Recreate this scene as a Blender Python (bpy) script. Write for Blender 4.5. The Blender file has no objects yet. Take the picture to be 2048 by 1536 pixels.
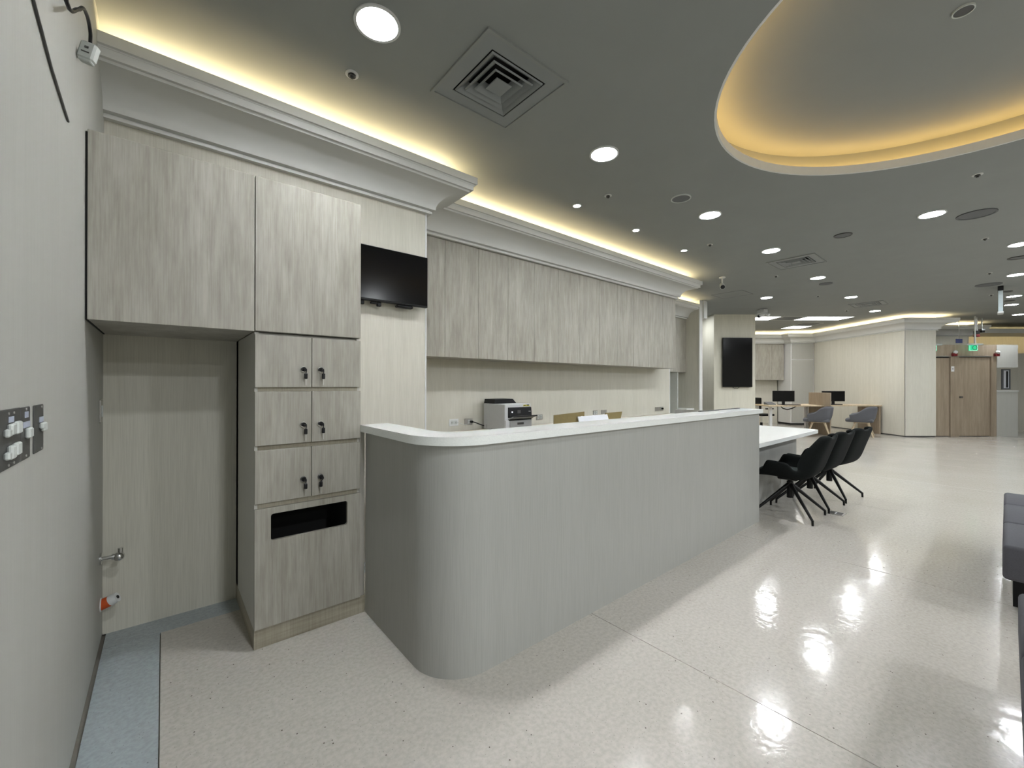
import bpy, bmesh, math, random
from math import sin, cos, pi, radians
from mathutils import Vector, Matrix

random.seed(7)
scn = bpy.context.scene
COL = scn.collection

# ------------------------------------------------------------------ camera
YAW, PITCH, ROLL = radians(50.004), radians(0.0835), radians(0.0872)
CAM = Vector((0, 0, 1.35))
fw = Vector((cos(YAW) * cos(PITCH), sin(YAW) * cos(PITCH), sin(PITCH)))
rt = Vector((sin(YAW), -cos(YAW), 0))
up = rt.cross(fw)
r2 = rt * cos(ROLL) + up * sin(ROLL)
u2 = -rt * sin(ROLL) + up * cos(ROLL)
cam_data = bpy.data.cameras.new('camera')
cam = bpy.data.objects.new('camera', cam_data)
COL.objects.link(cam)
m = Matrix((r2, u2, -fw)).transposed().to_4x4()
m.translation = CAM
cam.matrix_world = m
cam_data.sensor_width = 36.0
cam_data.lens = 831.0 / 2048.0 * 36.0
cam_data.clip_start = 0.02
scn.camera = cam

# ------------------------------------------------------------------ world, exposure
w = bpy.data.worlds.new('world')
scn.world = w
w.use_nodes = True
w.node_tree.nodes['Background'].inputs[0].default_value = (0.9, 0.95, 1.0, 1)
w.node_tree.nodes['Background'].inputs[1].default_value = 0.0
scn.view_settings.view_transform = 'Standard'
scn.view_settings.look = 'None'
scn.view_settings.gamma = 1.0
scn.view_settings.use_curve_mapping = False
scn.view_settings.exposure = 0.1
LAMP = 250.0          # radiance of the white downlights
COVE = 46.0          # radiance of the warm strips on the crown mouldings
OVAL = 25.0           # radiance of the amber strip in the oval recess
PANEL = 16.0          # radiance of the far office light panels
# unseen fill lamps added, standing in for downlights beyond the view
for i, (x, y) in enumerate([(1.0, -2.3), (3.4, -2.6), (6.2, -2.4), (9.0, -2.4), (12.0, -2.4), (1.0, -4.6), (4.5, -4.8), (8.0, -4.8), (12.0, -4.8), (0.6, 0.0), (10.5, 5.4), (9.9, 6.3)]):
    ld = bpy.data.lights.new('hall_fill', 'AREA')
    ld.shape = 'DISK'
    ld.size = 0.197
    ld.energy = pi * LAMP * 0.0305 * (0.5 if y > 4 else 0.95 if y > -1 else 2.4)
    ld.color = (0.93, 0.97, 1.0)
    lo = bpy.data.objects.new('hall_fill', ld)
    lo.location = (x, y, 3.14)
    COL.objects.link(lo)
scn.cycles.use_denoising = True
scn.cycles.max_bounces = 10
scn.cycles.diffuse_bounces = 7
scn.cycles.glossy_bounces = 4
scn.cycles.caustics_reflective = False
scn.cycles.caustics_refractive = False
scn.cycles.sample_clamp_indirect = 5.0

# ------------------------------------------------------------------ materials
MATS = {}


def lin(c):
    return tuple(((v / 255.0) / 12.92 if v / 255.0 <= 0.04045 else ((v / 255.0 + 0.055) / 1.055) ** 2.4) for v in c) + (1.0,)


def base_mat(name, col, rough=0.5, metal=0.0, spec=0.5):
    mt = bpy.data.materials.new(name)
    mt.use_nodes = True
    b = mt.node_tree.nodes['Principled BSDF']
    b.inputs['Base Color'].default_value = col
    b.inputs['Roughness'].default_value = rough
    b.inputs['Metallic'].default_value = metal
    b.inputs['Specular IOR Level'].default_value = spec
    MATS[name] = mt
    return mt, b


def noise(nt, scale, detail, vec_scale, rough=0.55):
    geo = nt.nodes.new('ShaderNodeNewGeometry')
    mp = nt.nodes.new('ShaderNodeMapping')
    mp.inputs['Scale'].default_value = vec_scale
    nt.links.new(geo.outputs['Position'], mp.inputs['Vector'])
    n = nt.nodes.new('ShaderNodeTexNoise')
    n.inputs['Scale'].default_value = scale
    n.inputs['Detail'].default_value = detail
    n.inputs['Roughness'].default_value = rough
    nt.links.new(mp.outputs['Vector'], n.inputs['Vector'])
    return n


def ramp(nt, src, stops):
    r = nt.nodes.new('ShaderNodeValToRGB')
    e = r.color_ramp.elements
    e[0].position, e[0].color = stops[0]
    e[1].position, e[1].color = stops[-1]
    for p, c in stops[1:-1]:
        x = e.new(p)
        x.color = c
    nt.links.new(src, r.inputs['Fac'])
    return r


def mix(nt, a, b, fac, mode='MIX'):
    mx = nt.nodes.new('ShaderNodeMix')
    mx.data_type = 'RGBA'
    mx.blend_type = mode
    if isinstance(fac, (int, float)):
        mx.inputs['Factor'].default_value = fac
    else:
        nt.links.new(fac, mx.inputs['Factor'])
    for sock, v in ((mx.inputs[6], a), (mx.inputs[7], b)):
        if isinstance(v, tuple):
            sock.default_value = v
        else:
            nt.links.new(v, sock)
    return mx.outputs[2]


def bump(nt, b, src, strength, dist=0.002):
    bp = nt.nodes.new('ShaderNodeBump')
    bp.inputs['Strength'].default_value = strength
    bp.inputs['Distance'].default_value = dist
    nt.links.new(src, bp.inputs['Height'])
    nt.links.new(bp.outputs['Normal'], b.inputs['Normal'])


def wood_mat(name, dark, midc, light, rough=0.45, stretch=(22, 22, 1.1)):
    mt, b = base_mat(name, midc, rough)
    nt = mt.node_tree
    n1 = noise(nt, 1.0, 7, stretch, 0.62)
    r1 = ramp(nt, n1.outputs['Fac'], [(0.30, dark), (0.5, midc), (0.68, light)])
    n2 = noise(nt, 1.0, 3, (170, 170, 5))
    n0 = noise(nt, 1.0, 4, tuple(v * 0.28 for v in stretch[:2]) + (stretch[2] * 0.6,), 0.7)
    r0 = ramp(nt, n0.outputs['Fac'], [(0.34, (0.86, 0.85, 0.83, 1)), (0.64, (1.06, 1.06, 1.05, 1))])
    r2_ = ramp(nt, n2.outputs['Fac'], [(0.35, (0.84, 0.83, 0.81, 1)), (0.6, (1.04, 1.04, 1.04, 1))])
    o = mix(nt, r1.outputs['Color'], r2_.outputs['Color'], 0.7, 'MULTIPLY')
    o = mix(nt, o, r0.outputs['Color'], 1.0, 'MULTIPLY')
    nt.links.new(o, b.inputs['Base Color'])
    bump(nt, b, n2.outputs['Fac'], 0.15, 0.001)
    return mt


def vinyl_mat(name, col, rough=0.55, amt=0.6, broad=0.7):
    mt, b = base_mat(name, col, rough)
    nt = mt.node_tree
    n = noise(nt, 1.0, 3, (240, 240, 5))
    r = ramp(nt, n.outputs['Fac'], [(0.33, (0.86, 0.86, 0.85, 1)), (0.62, (1.05, 1.05, 1.05, 1))])
    n3 = noise(nt, 1.0, 3, (14, 14, 0.4))
    r3 = ramp(nt, n3.outputs['Fac'], [(0.35, (0.95, 0.95, 0.94, 1)), (0.65, (1.03, 1.03, 1.03, 1))])
    o = mix(nt, col, r.outputs['Color'], amt, 'MULTIPLY')
    o = mix(nt, o, r3.outputs['Color'], broad, 'MULTIPLY')
    nt.links.new(o, b.inputs['Base Color'])
    bump(nt, b, n.outputs['Fac'], 0.05, 0.001)
    return mt


def plain_mat(name, col, rough=0.5, metal=0.0, var=0.06, scale=25, spec=0.5):
    mt, b = base_mat(name, col, rough, metal, spec)
    nt = mt.node_tree
    n = noise(nt, scale, 3, (1, 1, 1))
    r = ramp(nt, n.outputs['Fac'], [(0.3, (1 - var, 1 - var, 1 - var, 1)), (0.7, (1 + var * .5, 1 + var * .5, 1 + var * .5, 1))])
    o = mix(nt, col, r.outputs['Color'], 1.0, 'MULTIPLY')
    nt.links.new(o, b.inputs['Base Color'])
    return mt


def emit_mat(name, col, strength):
    mt, b = base_mat(name, (0.05, 0.05, 0.05, 1), 0.4)
    b.inputs['Emission Color'].default_value = col
    b.inputs['Emission Strength'].default_value = strength
    return mt


def lamp_mat(name, col, strength, power):
    """round lamp lens whose beam is fuller straight down than sideways"""
    mt = emit_mat(name, col, strength)
    nt = mt.node_tree
    b = nt.nodes['Principled BSDF']
    geo = nt.nodes.new('ShaderNodeNewGeometry')
    dt = nt.nodes.new('ShaderNodeVectorMath'); dt.operation = 'DOT_PRODUCT'
    nt.links.new(geo.outputs['Normal'], dt.inputs[0]); nt.links.new(geo.outputs['Incoming'], dt.inputs[1])
    ab = nt.nodes.new('ShaderNodeMath'); ab.operation = 'ABSOLUTE'
    nt.links.new(dt.outputs['Value'], ab.inputs[0])
    pw = nt.nodes.new('ShaderNodeMath'); pw.operation = 'POWER'
    nt.links.new(ab.outputs[0], pw.inputs[0]); pw.inputs[1].default_value = power
    mu = nt.nodes.new('ShaderNodeMath'); mu.operation = 'MULTIPLY'
    nt.links.new(pw.outputs[0], mu.inputs[0]); mu.inputs[1].default_value = strength
    nt.links.new(mu.outputs[0], b.inputs['Emission Strength'])
    return mt


def terrazzo(name, col, speck):
    mt, b = base_mat(name, col, 0.17)
    nt = mt.node_tree
    n = noise(nt, 55, 4, (1, 1, 1))
    r = ramp(nt, n.outputs['Fac'], [(0.35, (0.9, 0.9, 0.89, 1)), (0.62, (1.05, 1.05, 1.05, 1))])
    o = mix(nt, col, r.outputs['Color'], 1.0, 'MULTIPLY')
    nb = noise(nt, 0.9, 2, (1, 1, 1))
    rb = ramp(nt, nb.outputs['Fac'], [(0.3, (0.95, 0.95, 0.94, 1)), (0.7, (1.03, 1.03, 1.03, 1))])
    o = mix(nt, o, rb.outputs['Color'], 1.0, 'MULTIPLY')
    geo = nt.nodes.new('ShaderNodeNewGeometry')
    for sc, th, keep, c in ((30, 0.085, 0.66, speck), (75, 0.13, 0.60, tuple(v * 0.62 for v in col[:3]) + (1,))):
        v = nt.nodes.new('ShaderNodeTexVoronoi')
        v.inputs['Scale'].default_value = sc
        nt.links.new(geo.outputs['Position'], v.inputs['Vector'])
        lt = nt.nodes.new('ShaderNodeMath'); lt.operation = 'LESS_THAN'
        nt.links.new(v.outputs['Distance'], lt.inputs[0]); lt.inputs[1].default_value = th
        sp = nt.nodes.new('ShaderNodeSeparateColor')
        nt.links.new(v.outputs['Color'], sp.inputs[0])
        gt = nt.nodes.new('ShaderNodeMath'); gt.operation = 'GREATER_THAN'
        nt.links.new(sp.outputs[0], gt.inputs[0]); gt.inputs[1].default_value = keep
        mu = nt.nodes.new('ShaderNodeMath'); mu.operation = 'MULTIPLY'
        nt.links.new(lt.outputs[0], mu.inputs[0]); nt.links.new(gt.outputs[0], mu.inputs[1])
        o = mix(nt, o, c, mu.outputs[0])
    nt.links.new(o, b.inputs['Base Color'])
    nr = noise(nt, 1.6, 3, (1, 1, 1))
    rr = ramp(nt, nr.outputs['Fac'], [(0.3, (0.10, 0.10, 0.10, 1)), (0.7, (0.17, 0.17, 0.17, 1))])
    nt.links.new(rr.outputs['Color'], b.inputs['Roughness'])
    nw = noise(nt, 11.0, 3, (1, 1, 1))
    bump(nt, b, nw.outputs['Fac'], 0.16, 0.01)
    return mt


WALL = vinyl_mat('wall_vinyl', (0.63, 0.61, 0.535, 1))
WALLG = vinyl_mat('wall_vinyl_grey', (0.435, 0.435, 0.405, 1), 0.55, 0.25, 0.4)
COUNTER = vinyl_mat('counter_laminate', (0.405, 0.405, 0.385, 1), 0.4, 0.5, 0.4)
OAK = wood_mat('grey_oak', (0.325, 0.309, 0.265, 1), (0.385, 0.371, 0.327, 1), (0.425, 0.414, 0.370, 1), 0.45, (30, 30, 3.2))
OAKSIDE = wood_mat('grey_oak_side', (0.38, 0.36, 0.33, 1), (0.47, 0.455, 0.42, 1), (0.52, 0.51, 0.48, 1))
PLINTH = wood_mat('plinth_oak', (0.27, 0.24, 0.18, 1), (0.37, 0.34, 0.27, 1), (0.44, 0.41, 0.33, 1), 0.5, (1.5, 1.5, 26))
BROWNWOOD = wood_mat('brown_wood', (0.27, 0.215, 0.16, 1), (0.32, 0.26, 0.195, 1), (0.36, 0.295, 0.225, 1))
BEECH = wood_mat('beech', (0.50, 0.40, 0.27, 1), (0.60, 0.49, 0.34, 1), (0.66, 0.55, 0.40, 1), 0.45, (60, 60, 8))
CEIL = plain_mat('ceiling_paint', (0.265, 0.278, 0.268, 1), 0.8, 0, 0.03, 3)
CROWN = plain_mat('crown_paint', (0.69, 0.695, 0.675, 1), 0.6, 0, 0.02, 4)
TERR = terrazzo('terrazzo', (0.495, 0.467, 0.425, 1), (0.10, 0.085, 0.07, 1))
TERRB = terrazzo('terrazzo_border', (0.36, 0.40, 0.42, 1), (0.20, 0.21, 0.22, 1))
GROUT = plain_mat('grout', (0.22, 0.20, 0.17, 1), 0.8)
STONE = plain_mat('white_stone', (0.88, 0.90, 0.88, 1), 0.18, 0, 0.05, 140)
WORKTOP = plain_mat('beige_worktop', (0.56, 0.51, 0.42, 1), 0.4, 0, 0.05, 30)
WHITE = plain_mat('white_plastic', (0.74, 0.75, 0.75, 1), 0.4, 0, 0.02)
OFFWHITE = plain_mat('offwhite_plastic', (0.58, 0.61, 0.59, 1), 0.45, 0, 0.03)
PRN = plain_mat('printer_shell', (0.60, 0.61, 0.62, 1), 0.45, 0, 0.02)
PRND = plain_mat('printer_grey', (0.42, 0.43, 0.44, 1), 0.45, 0, 0.03)
BLACK = plain_mat('black_plastic', (0.008, 0.008, 0.009, 1), 0.4, 0, 0.1, 25, 0.25)
SCREEN = plain_mat('black_screen', (0.0025, 0.0025, 0.003, 1), 0.16, 0, 0.02, 25, 0.22)
DARK = plain_mat('dark_void', (0.015, 0.015, 0.015, 1), 0.9)
DGREY = plain_mat('dark_grey_metal', (0.07, 0.07, 0.068, 1), 0.45, 0.2)
SPKGREY = plain_mat('speaker_grey', (0.12, 0.125, 0.13, 1), 0.7)
DIFF = plain_mat('diffuser_grey', (0.24, 0.255, 0.255, 1), 0.5, 0, 0.02)
CHROME = plain_mat('chrome', (0.75, 0.75, 0.75, 1), 0.12, 1.0, 0.02)
STEEL = plain_mat('brushed_steel', (0.50, 0.49, 0.46, 1), 0.35, 0.8, 0.04)
BLKFAB = plain_mat('black_fabric', (0.0075, 0.009, 0.0088, 1), 0.9, 0, 0.25, 300, 0.15)
TEALFAB = plain_mat('charcoal_green_fabric', (0.022, 0.029, 0.027, 1), 0.9, 0, 0.25, 300, 0.2)
GREYFAB = plain_mat('slate_grey_fabric', (0.10, 0.103, 0.116, 1), 0.85, 0, 0.15, 200)
BENCHFAB = plain_mat('bench_grey_fabric', (0.062, 0.062, 0.073, 1), 0.8, 0, 0.12, 150)
BLKMET = plain_mat('black_metal', (0.006, 0.006, 0.006, 1), 0.4, 0.0, .05, 25, 0.25)
KRAFT = plain_mat('kraft_board', (0.24, 0.185, 0.075, 1), 0.7, 0, 0.06)
PAPER = plain_mat('paper_white', (0.72, 0.74, 0.78, 1), 0.3, 0, 0.03)
ORANGE = plain_mat('orange_plastic', (0.62, 0.10, 0.02, 1), 0.45)
RED = plain_mat('red_plastic', (0.14, 0.010, 0.013, 1), 0.4)
YELLOW = plain_mat('yellow_sticker', (0.60, 0.55, 0.05, 1), 0.5)
BLUE = plain_mat('blue_sign', (0.07, 0.09, 0.25, 1), 0.5)
LABELB = plain_mat('pale_blue_tape', (0.42, 0.46, 0.56, 1), 0.5)
GLASSY = plain_mat('frosted_acrylic', (0.55, 0.65, 0.68, 1), 0.2)
LAMPM = lamp_mat('lamp_diffuser', (0.93, 0.97, 1.0, 1), LAMP, 0.35)
SPOTM = lamp_mat('spot_diffuser', (0.95, 0.98, 1.0, 1), LAMP * 1.8, 1.5)
COVEM = emit_mat('cove_led', (1.0, 0.80, 0.47, 1), COVE)
COVEM2 = emit_mat('soffit_led', (1.0, 0.78, 0.42, 1), COVE * 0.25)
OVALM = emit_mat('oval_led', (1.0, 0.62, 0.20, 1), OVAL)
PANELM = emit_mat('panel_led', (1.0, 0.99, 0.97, 1), PANEL)
GREENM = emit_mat('exit_green', (0.0, 0.60, 0.26, 1), 1.0)
EXITW = emit_mat('exit_white', (0.45, 1.0, 0.75, 1), 1.0)
LEDB = emit_mat('led_white', (0.8, 0.85, 1.0, 1), 3.0)
LEDBLUE = emit_mat('led_blue', (0.3, 0.45, 1.0, 1), 1.5)


# ------------------------------------------------------------------ mesh helpers
class MB:
    def __init__(s):
        s.b = bmesh.new()

    def box(s, x0, x1, y0, y1, z0, z1, bev=0.0, seg=1):
        r = bmesh.ops.create_cube(s.b, size=1.0)
        vs = r['verts']
        for v in vs:
            v.co = Vector(((x0 + x1) / 2 + v.co.x * (x1 - x0), (y0 + y1) / 2 + v.co.y * (y1 - y0), (z0 + z1) / 2 + v.co.z * (z1 - z0)))
        if bev:
            es = list({e for v in vs for e in v.link_edges})
            bmesh.ops.bevel(s.b, geom=es, offset=bev, segments=seg, profile=0.5, affect='EDGES')
        return s

    def cyl(s, c, r, h, axis='z', n=24, r_top=None):
        rr = bmesh.ops.create_cone(s.b, cap_ends=True, segments=n, radius1=r, radius2=r if r_top is None else r_top, depth=h)
        M = {'z': Matrix.Identity(3), 'y': Matrix.Rotation(-pi / 2, 3, 'X'), 'x': Matrix.Rotation(pi / 2, 3, 'Y')}[axis]
        for v in rr['verts']:
            v.co = M @ v.co + Vector(c)
        return s

    def rod(s, p, q, r0, r1=None, n=10):
        p, q = Vector(p), Vector(q)
        d = q - p
        rr = bmesh.ops.create_cone(s.b, cap_ends=True, segments=n, radius1=r0, radius2=r0 if r1 is None else r1, depth=d.length)
        M = d.to_track_quat('Z', 'Y').to_matrix()
        for v in rr['verts']:
            v.co = M @ v.co + (p + q) / 2
        return s

    def tube(s, pts, r, n=8):
        pts = [Vector(p) for p in pts]
        rings = []
        for i, p in enumerate(pts):
            d = (pts[min(i + 1, len(pts) - 1)] - pts[max(i - 1, 0)]).normalized()
            M = d.to_track_quat('Z', 'Y').to_matrix()
            rings.append([s.b.verts.new(p + M @ Vector((r * cos(2 * pi * k / n), r * sin(2 * pi * k / n), 0))) for k in range(n)])
        for a, b_ in zip(rings, rings[1:]):
            for k in range(n):
                s.b.faces.new((a[k], a[(k + 1) % n], b_[(k + 1) % n], b_[k]))
        s.b.faces.new(rings[0][::-1]); s.b.faces.new(rings[-1])
        return s

    def sphere(s, c, r, n=16, sz=1.0):
        rr = bmesh.ops.create_uvsphere(s.b, u_segments=n, v_segments=max(6, n // 2), radius=r)
        for v in rr['verts']:
            v.co = Vector((v.co.x, v.co.y, v.co.z * sz)) + Vector(c)
        return s

    def prism(s, poly, z0, z1):
        lo = [s.b.verts.new((x, y, z0)) for x, y in poly]
        hi = [s.b.verts.new((x, y, z1)) for x, y in poly]
        s.b.faces.new(lo[::-1]); s.b.faces.new(hi)
        n = len(poly)
        for i in range(n):
            s.b.faces.new((lo[i], lo[(i + 1) % n], hi[(i + 1) % n], hi[i]))
        return s

    def prism_axis(s, poly, a0, a1, axis):
        """poly in the plane across `axis`; axis 'x': (y,z), axis 'y': (x,z)"""
        f = (lambda u, v, a: (a, u, v)) if axis == 'x' else (lambda u, v, a: (u, a, v))
        lo = [s.b.verts.new(f(u, v, a0)) for u, v in poly]
        hi = [s.b.verts.new(f(u, v, a1)) for u, v in poly]
        s.b.faces.new(lo); s.b.faces.new(hi[::-1])
        n = len(poly)
        for i in range(n):
            s.b.faces.new((lo[i], hi[i], hi[(i + 1) % n], lo[(i + 1) % n]))
        bmesh.ops.recalc_face_normals(s.b, faces=s.b.faces)
        return s

    def ring(s, outer, inner, z0, z1):
        """solid between two outlines with the same number of points"""
        n = len(outer)
        V = [[s.b.verts.new((x, y, z)) for x, y in o] for o, z in ((outer, z0), (outer, z1), (inner, z1), (inner, z0))]
        for a in range(4):
            A, B = V[a], V[(a + 1) % 4]
            for i in range(n):
                s.b.faces.new((A[i], A[(i + 1) % n], B[(i + 1) % n], B[i]))
        bmesh.ops.recalc_face_normals(s.b, faces=s.b.faces)
        return s


def circle(r, n=32, cx=0, cy=0, ry=None):
    ry = r if ry is None else ry
    return [(cx + r * cos(2 * pi * k / n), cy + ry * sin(2 * pi * k / n)) for k in range(n)]


def obj(name, mb, mat, parent=None, loc=None, rz=0.0, smooth=False):
    me = bpy.data.meshes.new(name)
    b = mb.b if isinstance(mb, MB) else mb
    if smooth:
        for f in b.faces:
            f.smooth = True
    b.to_mesh(me)
    b.free()
    me.materials.append(mat)
    o = bpy.data.objects.new(name, me)
    COL.objects.link(o)
    if parent is not None:
        o.parent = parent
    if loc is not None:
        o.location = loc
    if rz:
        o.rotation_euler[2] = rz
    if smooth:
        auto_smooth(o)
    return o


def auto_smooth(o, ang=40):
    me = o.data
    bm = bmesh.new(); bm.from_mesh(me)
    for e in bm.edges:
        if len(e.link_faces) == 2 and e.calc_face_angle(0) > radians(ang):
            e.smooth = False
    bm.to_mesh(me); bm.free()


def tag(o, label, cat, group=None):
    o['label'] = label
    o['category'] = cat
    if group:
        o['group'] = group
    return o


def thing(name, label, cat, loc=(0, 0, 0), rz=0.0, group=None):
    o = bpy.data.objects.new(name, None)
    COL.objects.link(o)
    o.location = loc
    o.rotation_euler = (0, 0, rz)
    o.empty_display_size = 0.1
    return tag(o, label, cat, group)


def struct(name, mb, mat, parent=None, **k):
    o = obj(name, mb, mat, parent, **k)
    if parent is None:
        o['kind'] = 'structure'
    return o


def dup(root, loc, rz=0.0, label=None, group=None):
    r = root.copy(); COL.objects.link(r)
    r.location = loc; r.rotation_euler = (0, 0, rz)
    if label: r['label'] = label
    if group: r['group'] = group
    for ch in list(root.children):
        c = ch.copy(); COL.objects.link(c); c.parent = r
        for g in list(ch.children):
            d = g.copy(); COL.objects.link(d); d.parent = c
    return r


# the far office is turned 40 degrees against the reception: s runs right, t away
FR = YAW - pi / 2


def W(s, t, z=0.0):
    return Vector((s * sin(YAW) + t * cos(YAW), -s * cos(YAW) + t * sin(YAW), z))


ZC = 3.15

# ================================================================== SETTING
# floor: base with dark joints, slabs proud of it
fl = struct('floor', MB().box(-0.4, 24, -7, 16, -0.06, -0.012), GROUT)
xs = [-0.010, 1.940, 3.980, 6.02, 8.06, 10.10, 12.14, 14.18, 16.22, 18.26, 24.0]
for a, b_ in zip(xs, xs[1:]):
    y1 = 2.955 if a < 1 else 16.0
    obj('slab', MB().box(a + 0.002, b_ - 0.002, -7, y1, -0.012, 0.0), TERR, fl)
obj('slab', MB().box(-0.235, -0.012, -7, 2.955, -0.012, 0.0), TERRB, fl)
obj('slab', MB().box(-0.235, 1.938, 2.957, 3.13, -0.012, 0.0), TERRB, fl)

# ceiling with the oval recess and three duct holes
OC, OA, OB = (3.40, -0.10), 1.39, 1.48
NO = 96
oval = circle(OA, NO, OC[0], OC[1], OB)
DUCTS = [(1.545, 1.972), (7.08, 1.985), (12.0, 1.985)]
bm = bmesh.new()


def loop(pts, z):
    vs = [bm.verts.new((x, y, z)) for x, y in pts]
    return [bm.edges.new((vs[i], vs[(i + 1) % len(vs)])) for i in range(len(vs))]


eds = loop([(-0.4, -7), (24, -7), (24, 16), (-0.4, 16)], ZC)
eds += loop(oval, ZC)
for cx, cy in DUCTS:
    eds += loop([(cx - .2, cy - .2), (cx + .2, cy - .2), (cx + .2, cy + .2), (cx - .2, cy + .2)], ZC)
bmesh.ops.triangle_fill(bm, use_beauty=True, use_dissolve=False, edges=eds)
for f in bm.faces:
    f.normal_update()
    if f.normal.z > 0:
        f.normal_flip()
ceil = struct('ceiling', bm, CEIL)
# oval recess: fascia, hidden ledge, upper wall, cap
OFF = 0.13


def ov(o):
    return circle(OA + o, NO, OC[0], OC[1], OB + o)


mb = MB()
FASC = plain_mat('fascia_lightened', (0.84, 0.84, 0.82, 1), 0.5, 0, 0.02)  # paler than the ceiling to stand in for light caught on the lip
fm = MB().ring(ov(0.014), ov(0.0), ZC - 0.001, 3.216)
obj('fascia', fm, FASC, ceil, smooth=True)
rings = [(0.013, 3.200), (OFF, 3.200), (OFF, 3.375)]
V = [[mb.b.verts.new((x, y, z)) for x, y in ov(o)] for o, z in rings]
for A, B in zip(V, V[1:]):
    for i in range(NO):
        mb.b.faces.new((A[i], B[i], B[(i + 1) % NO], A[(i + 1) % NO]))
mb.b.faces.new(V[-1])
obj('recess_shell', mb, CEIL, ceil, smooth=True)
obj('light_strip', MB().ring(ov(0.075), ov(0.050), 3.202, 3.210), OVALM, ceil)

# walls of the reception
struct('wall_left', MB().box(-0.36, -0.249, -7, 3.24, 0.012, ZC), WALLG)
struct('baseboard_left', MB().box(-0.34, -0.254, -7, 3.13, -0.012, 0.012), DARK)
wb = MB().box(-0.249, 1.687, 3.13, 3.25, 0, ZC)
wb.box(1.60, 1.687, 3.25, 3.9, 0, ZC)
struct('wall_back', wb, WALL)
struct('trim_12', MB().box(1.676, 1.6885, 3.1275, 3.14, 0.84, 2.775), WHITE)
wr = MB().box(1.60, 6.98, 3.9, 4.0, 0, ZC)
struct('wall_fascia', MB().box(1.687, 6.535, 3.55, 3.899, 2.79, ZC), WALL)
struct('wall_recess', wr, WALL)
struct('trim_13', MB().box(6.965, 6.9815, 3.897, 3.912, 0.0, 2.79), WHITE)
# nook past the end of the counter wall
nk = MB().box(6.9, 8.72, 4.95, 5.05, 0, ZC)
nk.box(6.9, 6.98, 4.0, 4.95, 0, ZC)
nk.box(8.72, 8.84, 4.215, 6.5, 0, ZC)
nk.box(6.535, 8.72, 4.5, 4.95, 2.79, ZC)
nk.box(6.535, 6.9, 3.9, 4.5, 2.79, ZC)
struct('wall_nook', nk, WALL)
struct('trim_14', MB().box(8.712, 8.842, 4.195, 4.215, 0, ZC), CROWN)
struct('trim_15', MB().box(8.842, 8.985, 4.16, 4.6, 2.775, ZC), CROWN)
# out of frame: the hall closes behind the camera
struct('wall_front', MB().box(-0.4, 24, -7.1, -7.0, 0, ZC), WALL)
struct('wall_end', MB().box(24, 24.1, -7.1, 16, 0, ZC), WALL)

# far office: walls
WALL_LIT = vinyl_mat('wall_vinyl_lit', (0.75, 0.72, 0.61, 1))  # wall vinyl made paler in place of light missing on the pillar
wp = MB().box(5.15, 6.205, 10.6, 12.6, 0, ZC)
struct('wall_pillar', wp, WALL_LIT, rz=FR)
wo = MB().box(5.0, 9.42, 14.75, 14.85, 0, ZC)
wo.box(5.0, 9.42, 14.35, 14.75, 2.79, ZC)
wo.box(9.42, 10.23, 14.02, 14.75, 2.79, ZC)
wo.box(4.9, 5.15, 12.6, 14.8, 0, ZC)
struct('wall_office', wo, WALL, rz=FR)
wd = MB().box(10.23, 11.04, 10.82, 14.9, 0.03, ZC)
struct('wall_desk', wd, WALL, rz=FR)
struct('baseboard_desk', MB().box(10.245, 11.025, 10.835, 14.85, 0, 0.03), DGREY, rz=FR)
struct('trim_16', MB().box(10.222, 10.236, 10.812, 10.826, 0.03, 2.78), STEEL, rz=FR)
wf = MB().box(11.04, 13.30, 12.1, 12.2, 0, ZC)
wf.box(13.30, 21, 13.6, 13.7, 0, ZC)
wf.box(13.2, 13.3, 12.2, 13.6, 0, ZC)
struct('wall_far', wf, WALL, rz=FR)
struct('wall_side', MB().box(13.42, 21, 12.3, 12.4, 0, 2.30), WALL, rz=FR)
# lower soffit at the right end with its own warm cove
so = struct('trim_17', MB().box(13.30, 21, 12.0, 12.9, 2.86, 2.98), CROWN, rz=FR)
obj('light_strip', MB().box(13.4, 20.9, 12.92, 12.96, 2.87, 2.90), COVEM2, so)

# crown mouldings swept with mitred corners
PROF = [(0, 2.775), (.034, 2.775), (.034, 2.793), (.022, 2.797), (.022, 2.803), (.055, 2.806)]
PROF += [(.255 - .2 * cos(a), 2.806 + .142 * sin(a)) for a in [radians(d) for d in (12, 24, 36, 48, 60, 72, 82, 90)]]
PROF += [(.262, 2.960), (.2817, 2.960), (.2817, 2.995), (.290, 3.007), (.306, 3.007), (.306, 3.063), (.288, 3.063), (.288, 3.0), (0, 3.0)]
TN = [0]


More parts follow.
